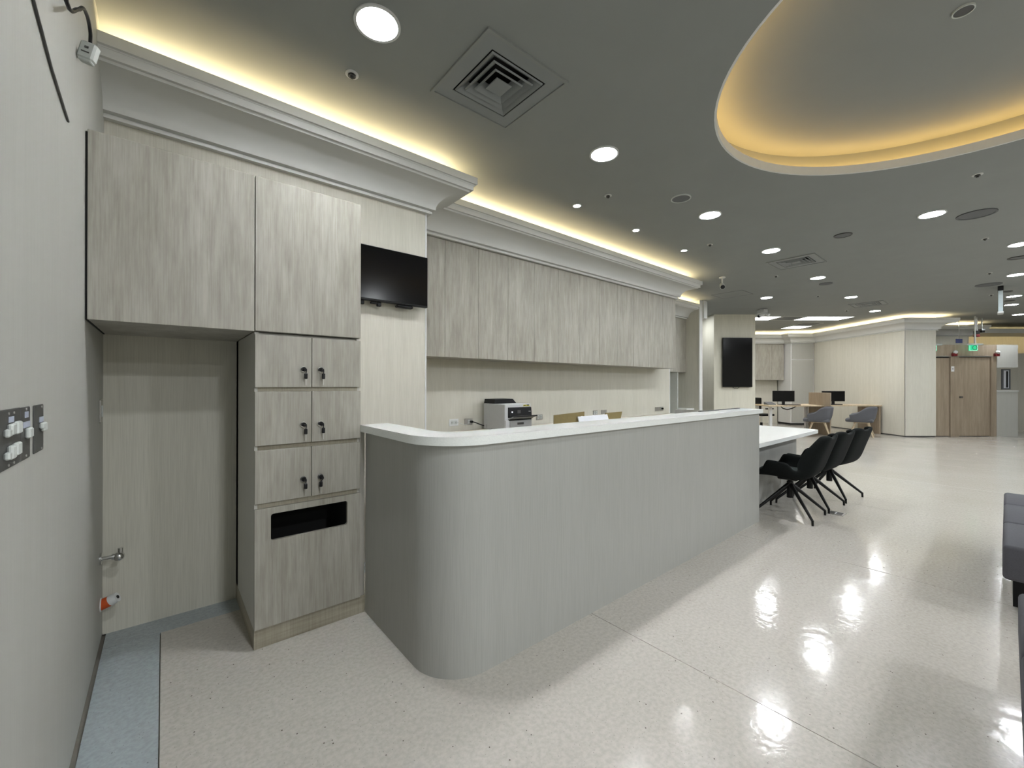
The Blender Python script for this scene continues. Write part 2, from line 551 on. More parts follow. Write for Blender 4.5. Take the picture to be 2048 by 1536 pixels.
def crown(path, rz=0.0):
    P = [Vector(p) for p in path]
    nrm = []
    for a, b_ in zip(P, P[1:]):
        d = (b_ - a).normalized()
        nrm.append(Vector((d.y, -d.x)))
    mit = [nrm[0]]
    for n1, n2 in zip(nrm, nrm[1:]):
        mm = (n1 + n2)
        mit.append(mm / (mm.dot(n1)))
    mit.append(nrm[-1])
    for i in range(len(P) - 1):
        mb = MB()
        R = [[mb.b.verts.new((P[k].x + mit[k].x * o, P[k].y + mit[k].y * o, z)) for o, z in PROF] for k in (i, i + 1)]
        n = len(PROF)
        for k in range(n):
            mb.b.faces.new((R[0][k], R[0][(k + 1) % n], R[1][(k + 1) % n], R[1][k]))
        mb.b.faces.new(R[0]); mb.b.faces.new(R[1][::-1])
        bmesh.ops.recalc_face_normals(mb.b, faces=mb.b.faces)
        TN[0] += 1
        t = struct('trim_%d' % TN[0], mb, CROWN, rz=rz, smooth=True)
        mb = MB()
        R = [[mb.b.verts.new((P[k].x + mit[k].x * o, P[k].y + mit[k].y * o, z)) for o, z in ((.085, 3.015), (.115, 3.015), (.115, 3.030), (.085, 3.030))] for k in (i, i + 1)]
        for k in range(4):
            mb.b.faces.new((R[0][k], R[0][(k + 1) % 4], R[1][(k + 1) % 4], R[1][k]))
        bmesh.ops.recalc_face_normals(mb.b, faces=mb.b.faces)
        obj('light_strip', mb, COVEM, t)


crown([(-0.249, 3.13), (1.687, 3.13), (1.687, 3.55), (6.535, 3.55), (6.535, 4.5), (8.72, 4.5)])
TN[0] = 19
crown([(5.15, 14.35), (9.42, 14.35), (9.42, 14.02), (10.23, 14.02), (10.23, 10.82), (11.04, 10.82), (11.04, 12.1), (13.30, 12.1), (13.30, 12.6)], FR)

# wooden door wall at the right
ww = MB().box(11.045, 11.06, 10.95, 11.05, 0, 2.42)
ww.box(11.045, 12.77, 10.95, 11.05, 2.10, 2.42)
ww.box(11.56, 11.78, 10.95, 11.05, 0, 2.10)
ww.box(12.632, 12.77, 10.95, 11.05, 0, 2.10)
ww.box(11.045, 12.77, 11.03, 11.05, 0, 2.42)
struct('wall_doors', ww, BROWNWOOD, rz=FR)
struct('trim_18', MB().box(11.05, 12.66, 10.94, 10.955, 2.10, 2.125), STEEL, rz=FR)
struct('trim_40', MB().box(11.06, 12.632, 11.0, 11.029, 0.0, 2.10), DARK, rz=FR)  # dark sheet added behind the leaves to paint shade into the door gaps
d1 = struct('door_1', MB().box(11.075, 11.545, 10.972, 11.02, 0.012, 2.07), BROWNWOOD, rz=FR)
d2 = struct('door_2', MB().box(11.797, 12.615, 10.972, 11.02, 0.012, 2.085), BROWNWOOD, rz=FR)
obj('door_handle', MB().box(11.81, 11.885, 10.942, 10.973, 1.02, 1.06, 0.006), DGREY, d2)
# pale block with an internal window
pb = MB().box(12.775, 13.335, 10.95, 11.05, 0, 1.20)
pb.box(12.775, 13.335, 10.95, 11.05, 1.82, 2.42)
struct('wall_service', pb, WALLG, rz=FR)
struct('trim_19', MB().box(12.772, 13.345, 10.935, 11.055, 1.19, 1.215), WHITE, rz=FR)
wn = struct('window_1', MB().box(13.125, 13.345, 11.12, 11.15, 1.24, 1.275).box(13.125, 13.345, 11.12, 11.15, 1.75, 1.785).box(13.125, 13.16, 11.12, 11.15, 1.275, 1.75).box(13.31, 13.345, 11.12, 11.15, 1.275, 1.75), SPKGREY, rz=FR)
obj('pane', MB().box(13.16, 13.31, 11.13, 11.14, 1.275, 1.75), PAPER, wn)
obj('blind', MB().box(13.235, 13.275, 11.118, 11.13, 1.29, 1.73), BLACK, wn)

# ================================================================== CEILING FITTINGS
mb = MB().ring(circle(.112, 40), circle(.098, 40), -0.008, 0.0)
dl = thing('downlight', 'large round white downlight nearest the camera, left of the big square air diffuser', 'downlight', (0.814, 2.018, ZC), 0, 'round white downlights')
obj('trim_ring', mb, WHITE, dl)
obj('lens', MB().cyl((0, 0, -0.004), 0.0985, 0.006, n=40), LAMPM, dl)
DL = [(2.627, 2.018, 'round downlight second from the camera in the row over the counter'),
      (4.428, 2.022, 'round downlight third from the camera over the counter, right of a round speaker'),
      (6.226, 2.030, 'round downlight fourth from the camera, just before the second square diffuser'),
      (8.401, 2.040, 'round downlight just beyond the second square ceiling diffuser'),
      (10.748, 2.050, 'round downlight just in front of the third square ceiling diffuser'),
      (13.20, 2.060, 'farthest round downlight of the counter row, beside the desk wall cornice'),
      (9.502, 3.183, 'lone round downlight to the left, above the television pillar beside the hatch'),
      (6.185, 0.508, 'round downlight beside the large flat grey ceiling speaker'),
      (8.351, -0.105, 'round downlight cut by the right edge of the view'),
      (10.606, -0.097, 'second nearest round downlight along the right edge of the view'),
      (13.121, -0.088, 'round downlight right of the hanging acrylic sign, upper of a close pair'),
      (14.458, -0.061, 'round downlight right of the hanging acrylic sign, lower of a close pair'),
      (16.6, -0.18, 'farthest round downlight at the right edge near the soffit')]
for x, y, lb in DL:
    dup(dl, (x, y, ZC), 0, lb)

sp = thing('spotlight', 'small recessed spotlight nearest the camera, in the row of three near the cornice', 'spotlight', (3.179, 2.777, ZC), 0, 'small recessed spotlights')
obj('trim_ring', MB().ring(circle(.046, 28), circle(.034, 28), -0.006, 0.0), WHITE, sp)
obj('lens', MB().cyl((0, 0, -0.003), 0.0345, 0.005, n=28), SPOTM, sp)
dup(sp, (4.206, 2.775, ZC), 0, 'middle one of the three small recessed spotlights near the cornice')
dup(sp, (5.334, 2.78, ZC), 0, 'farthest of the three small recessed spotlights near the cornice')

# square diffusers
df = thing('air_diffuser', 'large square grey four-way air diffuser above the counter, nearest the camera', 'air vent', DUCTS[0] + (ZC,), 0, 'square ceiling diffusers')
sq = lambda h: [(-h, -h), (h, -h), (h, h), (-h, h)]
obj('frame', MB().ring(sq(.298), sq(.280), -0.010, 0.0), CEIL, df)
obj('face_plate', MB().ring(sq(.278), sq(.2), -0.004, 0.0), DIFF, df)
for h, wd_, z in ((.190, .060, -0.002), (.148, .054, -0.004), (.105, .046, -0.006)):
    mb = MB()
    V = [[mb.b.verts.new((x, y, zz)) for x, y in sq(hh)] for hh, zz in ((h, z), (h - .005, z - .009), (h - wd_, z + 0.038), (h - wd_ + .004, z + 0.041))]
    for a in range(4):
        for i in range(4):
            mb.b.faces.new((V[a][i], V[a][(i + 1) % 4], V[(a + 1) % 4][(i + 1) % 4], V[(a + 1) % 4][i]))
    bmesh.ops.recalc_face_normals(mb.b, faces=mb.b.faces)
    obj('louvre', mb, DIFF, df)
obj('centre_plate', MB().box(-.056, .056, -.056, .056, -0.010, -0.004), DIFF, df)
mb = MB().box(-.2, .2, -.2, .2, 0.14, 0.15)
for a, b_, c, d in ((-.215, -.2, -.2, .2), (.2, .215, -.2, .2)):
    mb.box(a, b_, c, d, 0.001, 0.15); mb.box(c, d, a, b_, 0.001, 0.15)
obj('duct', mb, DARK, df)
dup(df, DUCTS[1] + (ZC,), 0, 'second square air diffuser, mid ceiling beyond the fourth downlight')
dup(df, DUCTS[2] + (ZC,), 0, 'third and farthest square air diffuser, near the desk wall cornice')


def disc_thing(name, label, cat, x, y, r, mat_ring, mat_face, group=None, z=ZC, rise=0.010):
    t = thing(name, label, cat, (x, y, z), 0, group)
    obj('rim', MB().ring(circle(r, 36), circle(r * .88, 36), -rise, 0.0), mat_ring, t)
    obj('grille', MB().cyl((0, 0, -rise * .3), r * .885, rise * .6, n=36), mat_face, t)
    return t


G = 'round ceiling speakers and covers'
disc_thing('ceiling_speaker', 'round ceiling speaker with pale rim above the counter near the second downlight', 'speaker', 3.816, 2.02, .092, OFFWHITE, SPKGREY, G)
disc_thing('ceiling_speaker', 'small dark unlit round fitting in the middle of the ceiling', 'speaker', 6.239, 1.266, .09, DGREY, SPKGREY, G)
disc_thing('ceiling_speaker', 'large flat grey round ceiling disc right of a downlight', 'speaker', 6.541, 0.207, .15, SPKGREY, SPKGREY, G)
disc_thing('ceiling_speaker', 'flat grey disc behind the second diffuser, beside the fifth downlight', 'speaker', 8.991, 2.066, .098, SPKGREY, SPKGREY, G)
disc_thing('ceiling_speaker', 'wide flat grey ceiling disc left of the hanging acrylic sign', 'speaker', 11.28, 0.215, .165, SPKGREY, SPKGREY, G)
disc_thing('ceiling_speaker', 'dark round fitting under the cut-off downlight at the right edge', 'speaker', 9.212, -0.098, .10, DGREY, SPKGREY, G)
disc_thing('ceiling_speaker', 'small dark disc just right of the hanging acrylic sign base', 'speaker', 12.369, 0.0, .07, DGREY, SPKGREY, G)
disc_thing('ceiling_speaker', 'small dark disc between the pair of far downlights', 'speaker', 13.75, -0.03, .08, DGREY, SPKGREY, G)
disc_thing('smoke_detector', 'dark recessed round detector inside the amber oval ceiling recess', 'detector', 3.302, 0.151, .045, OFFWHITE, DGREY, None, 3.375)

sk = thing('sprinkler', 'white sprinkler cup nearest the camera, below left of the big downlight', 'sprinkler', (0.834, 2.442, ZC), 0, 'ceiling sprinkler heads')
obj('escutcheon', MB().ring(circle(.036, 28), circle(.022, 28), -0.007, 0.0), WHITE, sk)
obj('head', MB().cyl((0, 0, -0.008), .021, .016, n=20, r_top=.012).cyl((0, 0, -0.020), .008, .012, n=14), DGREY, sk)
sk2 = thing('sprinkler', 'sprinkler head between the first small spotlight and the round speaker', 'sprinkler', (3.236, 2.44, ZC), 0, 'ceiling sprinkler heads')
obj('escutcheon', MB().ring(circle(.034, 28), circle(.020, 28), -0.006, 0.0), CROWN, sk2)
obj('head', MB().cyl((0, 0, -0.008), .020, .016, n=20, r_top=.012).cyl((0, 0, -0.020), .008, .012, n=14), DGREY, sk2)
for x, y, lb in [(5.364, 2.449, 'sprinkler head near the farthest of the small spotlights'),
                 (7.746, 2.454, 'sprinkler head just below the second square diffuser'),
                 (10.13, 2.458, 'sprinkler head between the fifth and sixth counter downlights'),
                 (12.62, 2.49, 'farthest sprinkler head, beside the third square diffuser'),
                 (5.321, 0.163, 'sprinkler head below the amber oval recess'),
                 (7.713, 0.175, 'sprinkler head under the large flat grey disc'),
                 (10.137, 0.182, 'sprinkler head above the wide flat disc at the right'),
                 (12.622, 0.205, 'sprinkler head left of the hanging acrylic sign')]:
    dup(sk2, (x, y, ZC), 0, lb)

# access hatch: thin joint line on the ceiling
hm = [(8.395, 3.225), (8.935, 3.225), (8.935, 3.811), (8.395, 3.811)]
hi = [(8.405, 3.235), (8.925, 3.235), (8.925, 3.801), (8.405, 3.801)]
ht = thing('access_hatch', 'square access hatch in the ceiling beside the television pillar', 'hatch', (8.665, 3.518, ZC))
obj('joint', MB().ring([(x - 8.665, y - 3.518) for x, y in hm], [(x - 8.665, y - 3.518) for x, y in hi], -0.003, 0.0), SPKGREY, ht)
obj('panel', MB().box(-.26, .26, -.283, .283, -0.002, 0.0), CEIL, ht)


def bullet_cam(label, x, y, yaw, drop):
    t = thing('security_camera', label, 'camera', (x, y, ZC), yaw)
    obj('mount', MB().cyl((0, 0, -0.008), .05, .016, n=24), WHITE, t)
    obj('stem', MB().rod((0, 0, -.01), (0, 0, -drop), .013).sphere((0, 0, -drop), .022, 12), WHITE, t)
    obj('body', MB().rod((0, .05, -drop + .01), (0, -.09, -drop - .055), .038, .040, 20), WHITE, t, smooth=True)
    obj('lens', MB().rod((0, -.0895, -drop - .0545), (0, -.094, -drop - .0565), .034, .034, 20), BLACK, t)
    return t


bullet_cam('white bullet security camera hanging from the ceiling near the cornice end', 7.148, 3.06, radians(-62), .13)
t = bullet_cam('white security camera on a bracket at the top right of the television pillar', 10.9, 3.75, radians(-120), .12)
obj('bracket', MB().box(-.10, .12, -.05, .05, -0.09, -0.014).rod((.06, 0, -.08), (.22, 0, -.17), .03), WHITE, t)

sg = thing('hanging_sign', 'clear acrylic exit blade seen edge-on, hanging from a black ceiling box', 'sign', (11.733, 0.079, ZC), radians(91))
obj('housing', MB().box(-.035, .035, -.14, .14, -.085, 0.0, .006), BLACK, sg)
obj('blade', MB().box(-.028, .028, -.13, .13, -.46, -.085), GLASSY, sg)
obj('edge_cap', MB().box(-.036, .036, -.135, .135, -.49, -.46, .004), WHITE, sg)

# ================================================================== LEFT CABINETS
YD = 2.437


def locks(parent, x, z, side):
    obj('lock_ring', MB().cyl((x, YD - .003, z), .0150, .006, 'y', 20), CHROME, parent)
    obj('lock', MB().cyl((x, YD - .010, z), .0120, .014, 'y', 18), BLACK, parent)
    kx = x + side
    k = MB().box(x - .003, x + .013, YD - .026, YD - .017, z - .011, z + .003, .002)
    k.rod((x + .012, YD - .022, z - .005), (kx, YD - .024, z - .022), .0025)
    k.box(kx - .009, kx + .008, YD - .028, YD - .020, z - .052, z - .022, .003)
    obj('key', k, BLACK, parent)
    obj('key_blade', MB().box(kx - .003, kx + .002, YD - .0255, YD - .0235, z - .085, z - .052), STEEL, parent)


c1 = thing('wall_cabinet', 'large pale oak wall cabinet with one wide door above the empty niche', 'cabinet', (0, 0, 0))
obj('body', MB().box(-.240, .350, 2.457, 3.13, 1.618, 2.400), OAKSIDE, c1)
obj('door', MB().box(-.2415, .3505, YD, 2.455, 1.617, 2.403, .0012), OAK, c1)
obj('end_gap', MB().box(-.2485, -.2418, 2.446, 3.12, 1.617, 2.395), DARK, c1)

CARC = vinyl_mat('carcass_laminate', (0.60, 0.59, 0.55, 1), 0.5, 0.3, 0.3)
c2 = thing('locker_cabinet', 'tall pale oak cabinet with six small locked doors and a bin slot', 'cabinet', (0, 0, 0))
obj('carcass', MB().box(.354, .372, 2.457, 3.13, .10, 1.616).box(.868, .886, 2.457, 3.13, .10, 1.616).box(.354, .886, 3.05, 3.13, .10, 1.616)
    .box(.372, .868, 2.475, 3.05, .705, .735).box(.612, .628, 2.457, 3.05, .73, 1.60).box(.372, .868, 2.457, 3.05, 1.0, 1.04)
    .box(.372, .868, 2.475, 3.05, 1.30, 1.345).box(.372, .868, 2.475, 3.05, 1.59, 1.616), CARC, c2)
obj('upper_body', MB().box(.354, .886, 2.457, 3.13, 1.62, 2.400), OAKSIDE, c2)
obj('plinth', MB().box(.354, .918, 2.455, 3.13, 0.0, .098), PLINTH, c2)
obj('filler_strip', MB().box(.888, .920, 2.462, 3.12, .098, 1.10), OAKSIDE, c2)
obj('upper_door', MB().box(.3545, .886, YD, 2.455, 1.6205, 2.403, .0012), OAK, c2)
R = [(1.334, 1.604), (1.036, 1.312), (.741, 1.012)]
for i, (z0, z1) in enumerate(R):
    for x0, x1, lx, side in ((.3535, .6185, .577, .008), (.6215, .886, .664, .010)):
        d = obj('locker_door', MB().box(x0, x1, YD, 2.455, z0, z1, .0012), OAK, c2)
        locks(d, lx, (1.431, 1.134, .841)[i], side if not (i == 2 and x0 > .6) else -.002)
# handle recesses between the rows
for z in (1.323, 1.024, .727):
    obj('finger_rail', MB().box(.368, .872, 2.4555, 2.470, z - .0125, z + .0125), PLINTH, c2)
# bin door with a rounded slot
bd = MB()
x0, x1, z0, z1 = .3535, .886, .105, .714
a0, a1, b0, b1 = .4255, .8115, .5445, .6815
rr = .012
hole = []
for cx, cz, st in ((a1 - rr, b1 - rr, 0), (a0 + rr, b1 - rr, 90), (a0 + rr, b0 + rr, 180), (a1 - rr, b0 + rr, 270)):
    hole += [(cx + rr * cos(radians(st + d)), cz + rr * sin(radians(st + d))) for d in (0, 30, 60, 90)]
outl = []
for q in hole:
    ang = math.atan2((q[1] - .613) / .0685, (q[0] - .6185) / .193)
    k = 1 / max(abs(cos(ang)), abs(sin(ang)))
    outl.append((.6185 + cos(ang) * k * .193, .613 + sin(ang) * k * .0685))
cor = {0: (x1, z1), 1: (x0, z1), 2: (x0, z0), 3: (x1, z0)}
full = []
for i, q in enumerate(hole):
    j = i % 4
    sx, sz = (x1, x0, x0, x1)[i // 4], (z1, z1, z0, z0)[i // 4]
    full.append((sx, sz) if j in (1, 2) else ((sx, q[1]) if (j == 0) == (i // 4 in (0, 2)) else (q[0], sz)))
n = len(hole)
L = [[bd.b.verts.new((x, y, z)) for x, z in pts] for pts, y in ((full, YD), (hole, YD), (hole, 2.455), (full, 2.455))]
for a in range(4):
    A, B = L[a], L[(a + 1) % 4]
    for i in range(n):
        vs = [A[i], A[(i + 1) % n], B[(i + 1) % n], B[i]]
        bd.b.faces.new(vs)
bmesh.ops.remove_doubles(bd.b, verts=bd.b.verts, dist=1e-6)
bmesh.ops.recalc_face_normals(bd.b, faces=bd.b.faces)
bdo = obj('bin_door', bd, OAK, c2)
obj('bin_liner', MB().box(.40, .84, 2.80, 2.81, .40, .70).box(.40, .41, 2.457, 2.80, .40, .70).box(.83, .84, 2.457, 2.80, .40, .70).box(.40, .84, 2.457, 2.80, .69, .70).box(.40, .84, 2.457, 2.80, .40, .41), DARK, bdo)

# ------------------------------------------------------------------ left wall fittings
XW = -.249


def plate(name, label, y0, y1, z0, z1, rockers, tapes, cat='switch', screws=()):
    yc, zc = (y0 + y1) / 2, (z0 + z1) / 2
    t = thing(name, label, cat, (XW, yc, zc))
    obj('face_plate', MB().box(0, .003, y0 - yc, y1 - yc, z0 - zc, z1 - zc, .002), DGREY, t)
    for a, b_, c, d in rockers:
        obj('rocker', MB().box(.003, .012, a - yc, b_ - yc, c - zc, d - zc, .003), OFFWHITE, t)
    for a, b_, c, d in tapes:
        obj('label_tape', MB().box(.003, .0042, a - yc, b_ - yc, c - zc, d - zc), LABELB, t)
    for a, c in screws:
        obj('screw', MB().cyl((.0035, a - yc, c - zc), .003, .002, 'x', 10), STEEL, t)
    return t


plate('switch_plate', 'dark grey switch plate with four white rockers, cut by the left edge', 1.235, 1.425, 1.174, 1.297,
      [(1.318, 1.350, 1.243, 1.267), (1.362, 1.398, 1.242, 1.269), (1.318, 1.350, 1.193, 1.222), (1.358, 1.394, 1.196, 1.224), (1.294, 1.315, 1.241, 1.258), (1.294, 1.315, 1.195, 1.211)],
      [(1.333, 1.368, 1.269, 1.281)], 'switch', [(1.331, 1.288), (1.372, 1.288), (1.331, 1.181), (1.372, 1.181)])
plate('switch_plate', 'narrow dark grey switch plate with one white rocker and tape labels, middle of three', 1.427, 1.516, 1.174, 1.296,
      [(1.462, 1.500, 1.223, 1.247)], [(1.450, 1.509, 1.248, 1.262), (1.464, 1.494, 1.271, 1.285)], 'switch', [(1.476, 1.291), (1.476, 1.182)])
plate('switch_plate', 'separate dark grey switch plate with a white key switch, rightmost of three', 1.557, 1.662, 1.175, 1.296,
      [(1.607, 1.655, 1.233, 1.249), (1.62, 1.655, 1.226, 1.240)], [(1.612, 1.655, 1.250, 1.264)], 'switch', [(1.635, 1.290), (1.635, 1.181)])

ou = thing('outlet_plate', 'small steel outlet plate on the side wall inside the empty niche', 'outlet', (XW, 2.985, 1.211))
obj('face_plate', MB().box(0, .008, -.035, .035, -.057, .057, .002), STEEL, ou)
obj('socket', MB().box(.008, .010, -.018, .018, -.03, .03, .003), OFFWHITE, ou)

tp = thing('water_tap', 'chrome water stop tap with round knob on the niche side wall', 'tap', (XW, 3.0, .449))
obj('flange', MB().cyl((.004, 0, 0), .030, .008, 'x', 24), CHROME, tp)
obj('stem', MB().cyl((.035, 0, 0), .010, .06, 'x', 16), CHROME, tp)
obj('knob', MB().sphere((.072, 0, -.004), .024, 16, 1.0).cyl((.055, 0, 0), .016, .02, 'x', 16), CHROME, tp, smooth=True)
obj('outlet_spout', MB().cyl((.078, 0, .015), .011, .05, 'z', 14), CHROME, tp)

pv = thing('drain_pipe_stub', 'white pipe stub with orange collar sticking out low in the niche', 'pipe', (XW, 3.03, .20))
mb = MB().rod((.0, 0, 0), (.055, -.012, .02), .036, .034, 20)
obj('collar', mb, ORANGE, pv, smooth=True)
obj('pipe_end', MB().rod((.05, -.010, .018), (.085, -.02, .036), .036, .032, 20), WHITE, pv, smooth=True)
obj('pipe_hole', MB().rod((.0845, -.0195, .0357), (.087, -.0205, .037), .012, .012, 14), DARK, pv)
obj('wall_ring', MB().cyl((.003, 0, 0), .045, .006, 'x', 22), WHITE, pv)
pv.scale = (.78, .78, .78)

tag(obj('wall_wire', MB().tube([(XW + .004, 1.30, 2.36), (XW + .004, 1.458, 2.30), (XW + .004, 1.74, 2.245), (XW + .004, 2.013, 2.225)], .0035), DGREY), 'thin dark straight wire running down the upper left wall', 'wire')
cb = thing('plug_cable', 'black cable with a white connector hanging by the upper left wall', 'cable', (-.215, 2.21, 2.60))
CP = [(-.03, -.95, .06), (-.02, -.62, .02), (-.005, -.44, -.13), (0, -.28, -.04), (.002, -.18, .035), (.004, -.10, .062), (.004, -.045, .066), (.004, -.012, .05), (.002, 0, .022)]
pts = []
for i in range(1, len(CP) - 2):
    p0, p1, p2, p3 = [Vector(q) for q in CP[i - 1:i + 3]]
    for k in range(5):
        a = k / 5
        pts.append(0.5 * ((2 * p1) + (p2 - p0) * a + (2 * p0 - 5 * p1 + 4 * p2 - p3) * a * a + (3 * p1 - p0 - 3 * p2 + p3) * a ** 3))
pts.append(Vector(CP[-2])); pts.append(Vector(CP[-1]))
obj('cord', MB().tube(pts, .0055), BLACK, cb, smooth=True)
cn = MB().box(-.025, .025, -.016, .016, -.042, .024, .006)
cn.box(-.018, .022, -.013, .013, -.05, -.04, .003)
obj('connector', cn, OFFWHITE, cb)
obj('connector_slot', MB().box(-.012, .012, -.0175, -.015, -.020, -.016).box(-.006, .006, -.0175, -.015, -.004, .004), DGREY, cb)
for o in cb.children:
    if o.name.startswith('connector'):
        o.rotation_euler = (0, radians(14), radians(-22))

# ------------------------------------------------------------------ TV on the back wall
tv = thing('television', 'black flat television on the wall between the tall cabinet and the wall corner', 'television', (1.29, 3.045, 2.18))
obj('housing', MB().box(-.365, .365, 0, .035, -.205, .205, .004), BLACK, tv)
obj('screen', MB().box(-.358, .358, -.003, .001, -.190, .199), SCREEN, tv)
obj('mount', MB().box(-.15, .15, .035, .085, -.12, .12), BLACK, tv)
obj('receiver', MB().box(.10, .24, .002, .05, -.228, -.206, .008), BLACK, tv)
obj('cable_plugs', MB().box(-.19, -.15, .015, .045, -.235, -.206, .004).box(-.05, -.02, .015, .045, -.238, -.206, .004).box(-.10, -.02, .018, .04, -.222, -.208, .003), BLACK, tv)
obj('status_light', MB().box(-.358, -.335, .005, .02, -.222, -.206, .003), LEDBLUE, tv)

# ------------------------------------------------------------------ wall cabinets over the back worktop
edges = [1.72, 2.118, 2.52, 2.919, 3.318, 3.720, 4.122, 4.522, 4.922, 5.320, 5.720, 6.122, 6.530]
units = [(0, 1), (1, 3), (3, 5), (5, 7), (7, 9), (9, 11), (11, 12)]
ULAB = ['narrow pale oak wall cabinet at the left end beside the television wall',
        'two-door pale oak wall cabinet above the printer, second from left',
        'two-door pale oak wall cabinet right of the one above the printer',
        'two-door pale oak wall cabinet in the middle of the counter row',
        'two-door pale oak wall cabinet fifth from the left of the row',
        'two-door pale oak wall cabinet second from the right end of the row',
        'narrow pale oak wall cabinet at the right end of the row']
for (a, b_), lb in zip(units, ULAB):
    x0, x1 = edges[a], edges[b_]
    xm = (x0 + x1) / 2
    u_ = thing('wall_cabinet', lb, 'cabinet', (xm, 3.57, 1.62), 0, 'wall cabinets over the back worktop')
    obj('body', MB().box(x0 - xm + .001, x1 - xm - .001, 0.0, .33, .002, 1.165), OAKSIDE, u_)
    for k in range(a, b_):
        obj('door', MB().box(edges[k] - xm + .0015, edges[k + 1] - xm - .0015, -.02, -.001, 0.0, 1.150, .001), OAK, u_)
struct('trim_31', MB().box(1.6885, 1.718, 3.56, 3.9, 1.62, 2.79), OAKSIDE)

wt = thing('back_worktop', 'long beige worktop along the wall under the wall cabinets', 'worktop', (4.33, 3.575, 0))
obj('top', MB().box(-2.635, 2.64, -.325, .304, .80, .84, .003), WORKTOP, wt)
for k in range(13):
    xa = -2.635 + k * .4055
    obj('base_door', MB().box(xa + .002, xa + .4035, -.30, -.28, .08, .795), OAK, wt)
obj('base_body', MB().box(-2.635, 2.64, -.278, .304, .0, .80), OAKSIDE, wt)


def outlet(label, x, z, w_=.118, h=.072, mat=STEEL, n=2, plug=None, name='outlet_plate'):
    t = thing(name, label, 'outlet', (x, 3.9, z), 0, 'outlets above the back worktop')
    obj('face_plate', MB().box(-w_ / 2, w_ / 2, -.008, 0, -h / 2, h / 2, .002), mat, t)
    for k in range(n):
        cx = (k - (n - 1) / 2) * .046
        obj('socket', MB().box(cx - .016, cx + .016, -.011, -.007, -.022, .022, .004), OFFWHITE, t)
        obj('socket_slots', MB().box(cx - .008, cx - .005, -.0118, -.0105, -.008, .008).box(cx + .005, cx + .008, -.0118, -.0105, -.008, .008), DGREY, t)
    if plug is not None:
        obj('plug', MB().cyl((plug, -.025, 0), .014, .03, 'y', 14), BLACK, t)
    return t


outlet('white twin wall outlet nearest the television wall', 2.437, .934, .118, .075, WHITE, 2)
outlet('steel wall outlet with the black printer plug in it', 2.632, .932, .105, .07, STEEL, 1, .026)
outlet('steel twin wall outlet just right of the printer', 3.735, .932, .118, .072, STEEL, 2)
outlet('steel twin wall outlet behind the left brown board', 4.868, .938, .10, .066, STEEL, 2)
outlet('blank steel wall plate behind the right brown board', 5.075, .940, .13, .06, STEEL, 0)
outlet('blank steel wall plate at the right end of the counter wall', 6.545, .932, .115, .066, STEEL, 0)
outlet('steel wall plate with a black socket at the end of the counter wall', 6.69, .935, .115, .066, STEEL, 1, 0.0)

tag(obj('white_cord', MB().tube([(2.46, 3.886, .934), (2.48, 3.86, .93), (2.53, 3.86, .912), (2.58, 3.87, .905), (2.61, 3.886, .91)], .003), OFFWHITE, smooth=True), 'thin white cord plugged into the white wall outlet', 'cord')

# ------------------------------------------------------------------ printer
pr = thing('printer', 'white and black office printer on the back worktop', 'printer', (2.998, 3.455, .84))
hw = .19
obj('body', MB().box(-hw, hw, .012, .40, .006, .297, .008, 2), PRN, pr)
obj('lower_front', MB().box(-hw + .002, hw - .002, -.004, .02, .006, .125, .004), PRN, pr)
obj('paper_drawer', MB().box(-.135, hw - .006, -.010, .0, .028, .118, .003), PRND, pr)
obj('drawer_handle', MB().box(-.03, .065, -.0115, -.008, .070, .096, .002), DGREY, pr)
obj('control_panel', MB().prism_axis([(.002, .150), (-.012, .165), (-.004, .255), (.012, .262), (.02, .15)], -.145, hw - .008, 'x'), BLACK, pr)
obj('display', MB().box(-.03, .015, -.0135, -.008, .195, .228), DGREY, pr)
obj('power_light', MB().box(-.110, -.100, -.0145, -.008, .207, .217), LEDB, pr)
obj('output_tray', MB().prism_axis([(-.075, .170), (-.072, .162), (.01, .128), (.012, .138)], -.142, hw + .012, 'x'), PRND, pr)
obj('tray_lip', MB().box(-.142, hw + .012, -.085, -.070, .160, .173, .003), BLACK, pr)
obj('tray_gap', MB().box(-.143, hw - .006, -.006, .004, .119, .129), BLACK, pr)
obj('top_feeder', MB().prism_axis([(-.185, .297), (-.175, .347), (.08, .347), (.135, .297)], .20, .395, 'y'), BLACK, pr)
obj('sticker', MB().box(.075, .165, .0105, .0125, .268, .286), YELLOW, pr)
obj('sticker_print', MB().box(.080, .110, .010, .0115, .274, .282).box(.125, .16, .010, .0115, .276, .286), BLACK, pr)
obj('name_mark', MB().box(.135, .165, -.0125, -.008, .208, .216), PRND, pr)
obj('foot_mark', MB().box(-.150, -.130, -.0055, -.003, .012, .020).box(-.145, -.135, -.0055, -.003, .026, .034), BLACK, pr)
PL = Vector((2.998, 3.455, .84))
obj('power_cord', MB().tube([Vector(q) - PL for q in ((2.660, 3.858, .932), (2.68, 3.83, .925), (2.73, 3.83, .905), (2.79, 3.84, .885), (2.84, 3.855, .875))], .006), BLACK, pr, smooth=True)
obj('side_vents', MB().box(-hw - .001, -hw + .002, .33, .345, .02, .06).box(-hw - .001, -hw + .002, .16, .26, .008, .022), PRND, pr)

